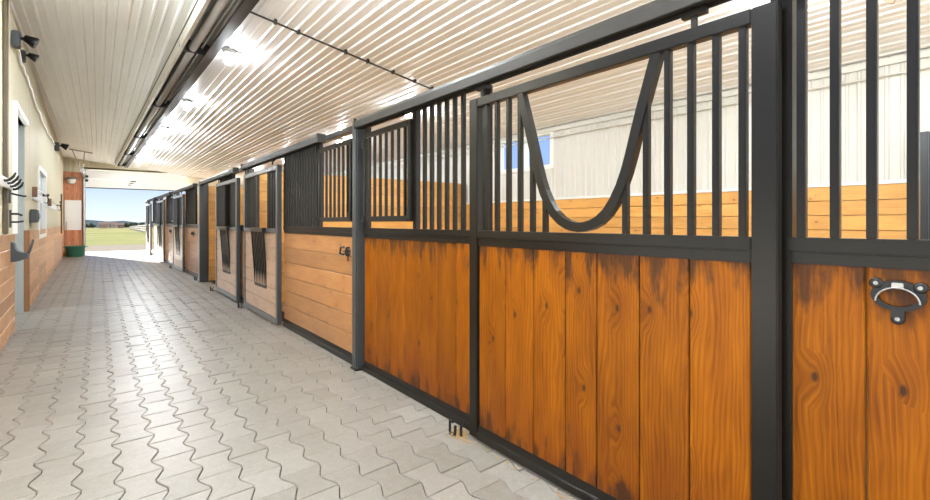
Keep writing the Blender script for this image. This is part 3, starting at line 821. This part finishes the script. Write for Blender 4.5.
# tracks
def track(x, y0, y1, label, rot=0):
    t = empty('door_track', (x, y0, 0), label, 'door track', 'overhead tracks of the stall doors', rotz=rot)
    prof = [(-.05, 2.262), (-.05, 2.32), (-.035, 2.345), (-.005, 2.355), (.025, 2.345), (.04, 2.32), (.04, 2.262), (.022, 2.255), (.022, 2.275), (-.032, 2.275), (-.032, 2.255)]
    MB().prism(prof, 0, y1-y0, 'y').build('track_rail', 'pipe', t, bevel=.002)
    for k in (0, 1):
        yy = (y1-y0)*k
        MB().box(-.053, .043, yy-.006, yy+.006, 2.258, 2.352).build('end_cap', 'pipe', t)
    n = max(2, int((y1-y0)/1.2))
    for i in range(n):
        yy = .3+(y1-y0-.6)*i/(n-1)
        MB().box(.035, .054, yy-.03, yy+.03, 2.29, 2.35).build('track_bracket', 'pipe', t, bevel=.003)
    return t
track(1.905, -.8, 4.03, 'thick dark door track above the U-neck door and amber boards')
track(1.905, 4.95, 8.36, 'dark door track above the nearest drop-gate door')
track(1.905, 8.95, 12.40, 'dark door track above the second drop-gate door and open stall')
track(XF(13.2)-.065, 13.2, 16.75, 'dark door track above the third drop-gate door', .016)
track(XF(17.4)-.065, 17.4, 20.9, 'dark door track above the fourth drop-gate door', .016)
track(XF(21.6)-.065, 21.6, 25.2, 'dark door track above the last drop-gate door', .016)

# ------------------------------------------------------------------ small iron
# iron ring on the near panel
rg = empty('blanket_ring', (1.98, .325, 1.165), 'black cast iron ring bracket screwed to the rightmost amber board', 'iron ring')
b = MB(); rs_ = []
n = 28
for i in range(n):
    t = 2*PI*i/n
    for k, (rr, d) in enumerate((((.064, .050), -.012), ((.040, .030), -.012))): pass
oa = [(.066*math.cos(2*PI*i/n), .048*math.sin(2*PI*i/n)+.004) for i in range(n)]
ia = [(.046*math.cos(2*PI*i/n), .030*math.sin(2*PI*i/n)) for i in range(n)]
vo = [[b.bm.verts.new((xx, p[0], p[1])) for p in q] for q in (oa, ia) for xx in (-.014, 0)]
for i in range(n):
    j = (i+1) % n
    b.bm.faces.new((vo[0][i], vo[0][j], vo[2][j], vo[2][i])); b.bm.faces.new((vo[1][i], vo[1][j], vo[3][j], vo[3][i]))
    b.bm.faces.new((vo[0][i], vo[0][j], vo[1][j], vo[1][i])); b.bm.faces.new((vo[2][i], vo[2][j], vo[3][j], vo[3][i]))
for (yy, zz) in ((.052, .040), (-.052, .034), (0, -.068)):
    b.lathe([(0, 0), (.017, 0), (.017, .014), (.013, .017), (0, .017)], 16, Matrix.Translation((0, yy, zz)) @ Matrix.Rotation(-PI/2, 4, 'Y'))
b.box(-.016, 0, -.016, .016, -.068, -.036)
b.build('ring_plate', 'blackend', rg)
for (yy, zz) in ((.052, .040), (-.052, .034), (0, -.068)):
    MB().lathe([(0, 0), (.007, 0), (.006, .004), (0, .005)], 12, Matrix.Translation((-.016, yy, zz)) @ Matrix.Rotation(-PI/2, 4, 'Y')).build('screw', 'bright', rg)
MB().tube([(-.022, .052*math.cos(a), -.016+.046*math.sin(a)) for a in [PI*i/14 for i in range(15)]], .0028, 8).build('wire_bail', 'bright', rg)
MB().box(-.02, -.012, -.014, .014, .026, .045).build('bail_clip', 'bright', rg, bevel=.002)

def latch(x, y, z, label, rot=0):
    r = empty('door_latch', (x, y, z), label, 'latch', 'latches on the lying-board panels', rotz=rot)
    MB().box(-.012, 0, -.05, .075, -.035, .035).build('back_plate', 'screw', r, bevel=.003)
    MB().tube([(-.02, -.06, .01), (-.02, .085, .0)], .008, 8).build('bolt', 'blackend', r)
    MB().tube([(-.014, -.045, .045), (-.045, -.045, .045), (-.055, -.045, .0), (-.045, -.045, -.03), (-.014, -.045, -.03)], .010, 8).build('staple', 'blackend', r)
    MB().tube([(-.014, .07, .045), (-.05, .085, .045), (-.055, .09, -.02), (-.014, .075, -.03)], .011, 8).build('staple', 'blackend', r)
    MB().tube([(-.03, -.045, .03), (-.03, -.045, -.09)], .007, 8).build('drop_pin', 'blackend', r)
    return r
latch(1.982, 4.43, 1.10, 'black barrel latch on the pine panel left of the round post')
latch(XF(13.8)+.012, 13.8, 1.10, 'small dark latch on the panel just beyond the open stall', .016)
latch(XF(17.9)+.012, 17.9, 1.10, 'small dark latch on the panel beyond the third drop-gate door', .016)

def guide(x, y, label, rot=0):
    r = empty('door_guide', (x, y, 0), label, 'door guide', 'floor guides of the sliding doors', rotz=rot)
    MB().box(-.06, .03, -.025, .025, 0, .008).build('foot_plate', 'blackend', r, bevel=.002)
    MB().tube([(-.045, -.03, .07), (-.045, -.03, .012), (-.045, .03, .012), (-.045, .03, .085), (-.045, -.005, .085)], .009, 8).build('guide_loop', 'blackend', r)
    MB().tube([(-.02, -.06, .0), (-.02, -.06, .07), (.0, -.06, .07)], .009, 8).build('guide_pin', 'blackend', r)
    return r
guide(1.885, 2.49, 'black floor guide hook at the lower left of the U-neck door')
guide(1.85, 8.30, 'floor guide under the far corner of the nearest drop-gate door')
guide(1.85, 10.70, 'floor guide under the far corner of the second drop-gate door')
guide(1.88, 12.9, 'floor guide hook beside the wide post of the open stall')
guide(XF(16.7)-.13, 16.75, 'floor guide under the far corner of the third drop-gate door', .016)
# straw
st = MB(); rr = random.Random(5)
def straw(n, f):
    for _ in range(n):
        x, y = f(); a = rr.uniform(0, PI); l = rr.uniform(.008, .03); z = rr.uniform(.003, .012)
        dx, dy = math.cos(a)*l/2, math.sin(a)*l/2
        st.tube([(x-dx, y-dy, z), (x+dx, y+dy, z+rr.uniform(-.002, .006))], rr.uniform(.0012, .0028), 4)
straw(140, lambda: (1.89+rr.gauss(-.02, .03), 2.46+rr.gauss(0, .05)))
straw(60, lambda: (1.875+rr.gauss(-.008, .014), rr.uniform(.9, 2.5)))
tag(st.build('straw', 'straw'), 'loose straw bits lying along the bottom of the U-neck door', 'straw', kind='stuff')
# cloth scrap on a bar
cs = MB()
cs.prism([(0, 0), (.014, .006), (.035, .035), (.04, .075), (.005, .07), (-.006, .02)], -.006, .006, 'x')
tag(cs.build('cloth_scrap', 'rag', loc=(1.972, .335, 2.085), bevel=.002), 'tan cloth scrap caught on the third bar from the right', 'cloth')

# ------------------------------------------------------------------ outdoors
def gz(y): return -.06 if y < 60 else -.06-.0088*(y-60)
g = MB(); g.keep = True
ys = [-60, 36.6, 60, 120, 200, 320, 480, 700, 1100]
for a, c in zip(ys, ys[1:]):
    v = [g.bm.verts.new(p) for p in ((-500, a, gz(a)), (700, a, gz(a)), (700, c, gz(c)), (-500, c, gz(c)))]; g.bm.faces.new(v)
struct(g.build('ground', 'grass'), 'dry green field sloping away beyond the opening')
struct(MB().box(-14, 14, 28.4, 36.6, -.1, -.035).build('ground_gravel', 'gravel'), 'grey gravel drive across the far opening')
struct(MB().box(-16, -2.65, -24, 24, -.1, -.02).build('ground_bounce', 'concrete'), 'added unseen pale ground beside the barn, bouncing sun inside')  # unseen pale surface added to bounce sun up onto the ceiling
struct(MB().box(-16, 12, -24, -3.25, -.1, -.02).build('ground_bounce', 'concrete'), 'added unseen pale ground before the near end of the barn, bouncing sun inside')  # likewise added out of view for bounced sun
struct(MB().box(-3.5, 7, YF+.16, 28.4, -.1, -.012).build('ground_apron', 'concrete'), 'sunlit concrete apron outside the far opening')
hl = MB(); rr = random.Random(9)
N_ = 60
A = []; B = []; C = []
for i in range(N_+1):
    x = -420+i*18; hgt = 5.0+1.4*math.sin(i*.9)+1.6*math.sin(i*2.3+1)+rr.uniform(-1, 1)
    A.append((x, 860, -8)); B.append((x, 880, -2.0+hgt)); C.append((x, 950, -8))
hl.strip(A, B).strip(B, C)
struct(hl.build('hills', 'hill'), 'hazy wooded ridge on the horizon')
def house(x, y, w, d, h, wall, label):
    z = gz(y); r = empty('house', (x, y, z), label, 'house', 'distant houses beyond the field')
    MB().box(0, w, 0, d, 0, h).build('wall', wall, r)
    MB().prism([(-.4, h), (d+.4, h), (d/2, h+d*.32)], -.3, w+.3, 'x').build('roof', 'roof', r)
    for k in range(max(2, int(w/2.4))):
        MB().box(.7+k*2.2, 1.7+k*2.2, -.06, .02, h*.45, h*.8).build('window', 'greyplastic', r)
    return r
house(.4, 470, 5.6, 7, 3.0, 'houseA', 'distant tan house with brown roof left of the others')
house(6.6, 475, 5.0, 7, 3.0, 'houseB', 'distant pale house with brown roof in the middle')
house(12.5, 482, 4.5, 6, 2.6, 'houseA', 'distant small tan house right of the pale one')
def tree(x, y, h, label):
    z = gz(y); r = empty('tree', (x, y, z), label, 'tree', 'distant trees beyond the field')
    MB().tube([(0, 0, 0), (0, 0, h*.4)], h*.05, 6).build('trunk', 'brass', r)
    b = MB(); rq = random.Random(int(x*10))
    for _ in range(9):
        q = bmesh.ops.create_icosphere(b.bm, subdivisions=2, radius=h*rq.uniform(.18, .28))
        o = Vector((rq.uniform(-.25, .25)*h, rq.uniform(-.2, .2)*h, h*rq.uniform(.35, .78)))
        for v in q['verts']: v.co = v.co*(1+rq.uniform(-.15, .15)) + o
    b.build('crown', 'leaf', r)
for x, y, h, lab in ((-3.2, 455, 4.6, 'dark round tree left of the distant houses'), (-6.5, 480, 4.2, 'small tree at left edge of the opening'), (3.3, 500, 6.0, 'tree behind the left distant house'), (9.6, 510, 5.2, 'tree behind the pale distant house'), (18.5, 490, 5.2, 'tree between the distant houses and white fence'), (21.6, 470, 5.0, 'tree just left of the white fence far end'), (26, 520, 5.6, 'tree behind the white fence'), (32, 520, 5.4, 'rightmost distant tree behind the white fence')):
    tree(x, y, h, lab)
# white fence receding to the right
fa, fb_ = Vector((13.0, 300, gz(300))), Vector((4.9, 70, gz(70)))
fc = empty('paddock_fence', fb_, 'white board fence running away across the field at right', 'fence')
nn = 24
def q(k): return fb_ + (fa-fb_)*k
for i in range(nn+1):
    p = q(i/nn); p.z = gz(p.y); l = p-fb_
    MB().box(l.x-.08, l.x+.08, l.y-.08, l.y+.08, l.z, l.z+1.3).build('fence_post', 'fence', fc)
for zz in (.45, .8, 1.15):
    b = MB()
    for i in range(nn):
        p0, p1_ = q(i/nn), q((i+1)/nn); p0.z = gz(p0.y); p1_.z = gz(p1_.y)
        b.tube([p0-fb_+Vector((0, 0, zz)), p1_-fb_+Vector((0, 0, zz))], .03, square=True, r2=.08)
    b.build('fence_rail', 'fence', fc)

# ------------------------------------------------------------------ light
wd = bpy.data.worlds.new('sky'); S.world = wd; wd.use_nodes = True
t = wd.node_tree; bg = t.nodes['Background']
tc = N(t, 'ShaderNodeTexCoord'); sp = N(t, 'ShaderNodeSeparateXYZ'); L(t, tc.outputs['Generated'], sp.inputs[0])
c = ramp(t, sp.outputs[2], [(.0, rgb(230, 240, 251)[:3]), (.035, rgb(210, 228, 249)[:3]), (.10, rgb(166, 192, 236)[:3]), (.35, rgb(138, 176, 232)[:3]), (1, rgb(110, 156, 224)[:3])])
# unseen sky overhead and behind brightened as added fill, clear blue beyond the far opening
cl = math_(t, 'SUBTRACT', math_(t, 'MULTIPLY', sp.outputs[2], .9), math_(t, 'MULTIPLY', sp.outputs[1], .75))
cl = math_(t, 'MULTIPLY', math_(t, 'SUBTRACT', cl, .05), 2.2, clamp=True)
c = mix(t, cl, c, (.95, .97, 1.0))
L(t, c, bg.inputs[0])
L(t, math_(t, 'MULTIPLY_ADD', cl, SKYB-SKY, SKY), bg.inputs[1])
sun = bpy.data.objects.new('sun', bpy.data.lights.new('sun', 'SUN')); COL.objects.link(sun)
sun.data.energy = SUN; sun.data.angle = .01; sun.data.color = (1, .95, .86)
d = Vector((.30, -.95, -.46)).normalized()
sun.rotation_euler = d.to_track_quat('-Z', 'Y').to_euler()

S.view_settings.view_transform = 'Standard'; S.view_settings.look = 'None'; S.view_settings.gamma = 1
S.view_settings.use_curve_mapping = False; S.view_settings.exposure = 1.24
S.cycles.use_denoising = True
S.cycles.max_bounces = 10; S.cycles.diffuse_bounces = 5; S.cycles.glossy_bounces = 3; S.cycles.transmission_bounces = 6
S.cycles.sample_clamp_indirect = 6
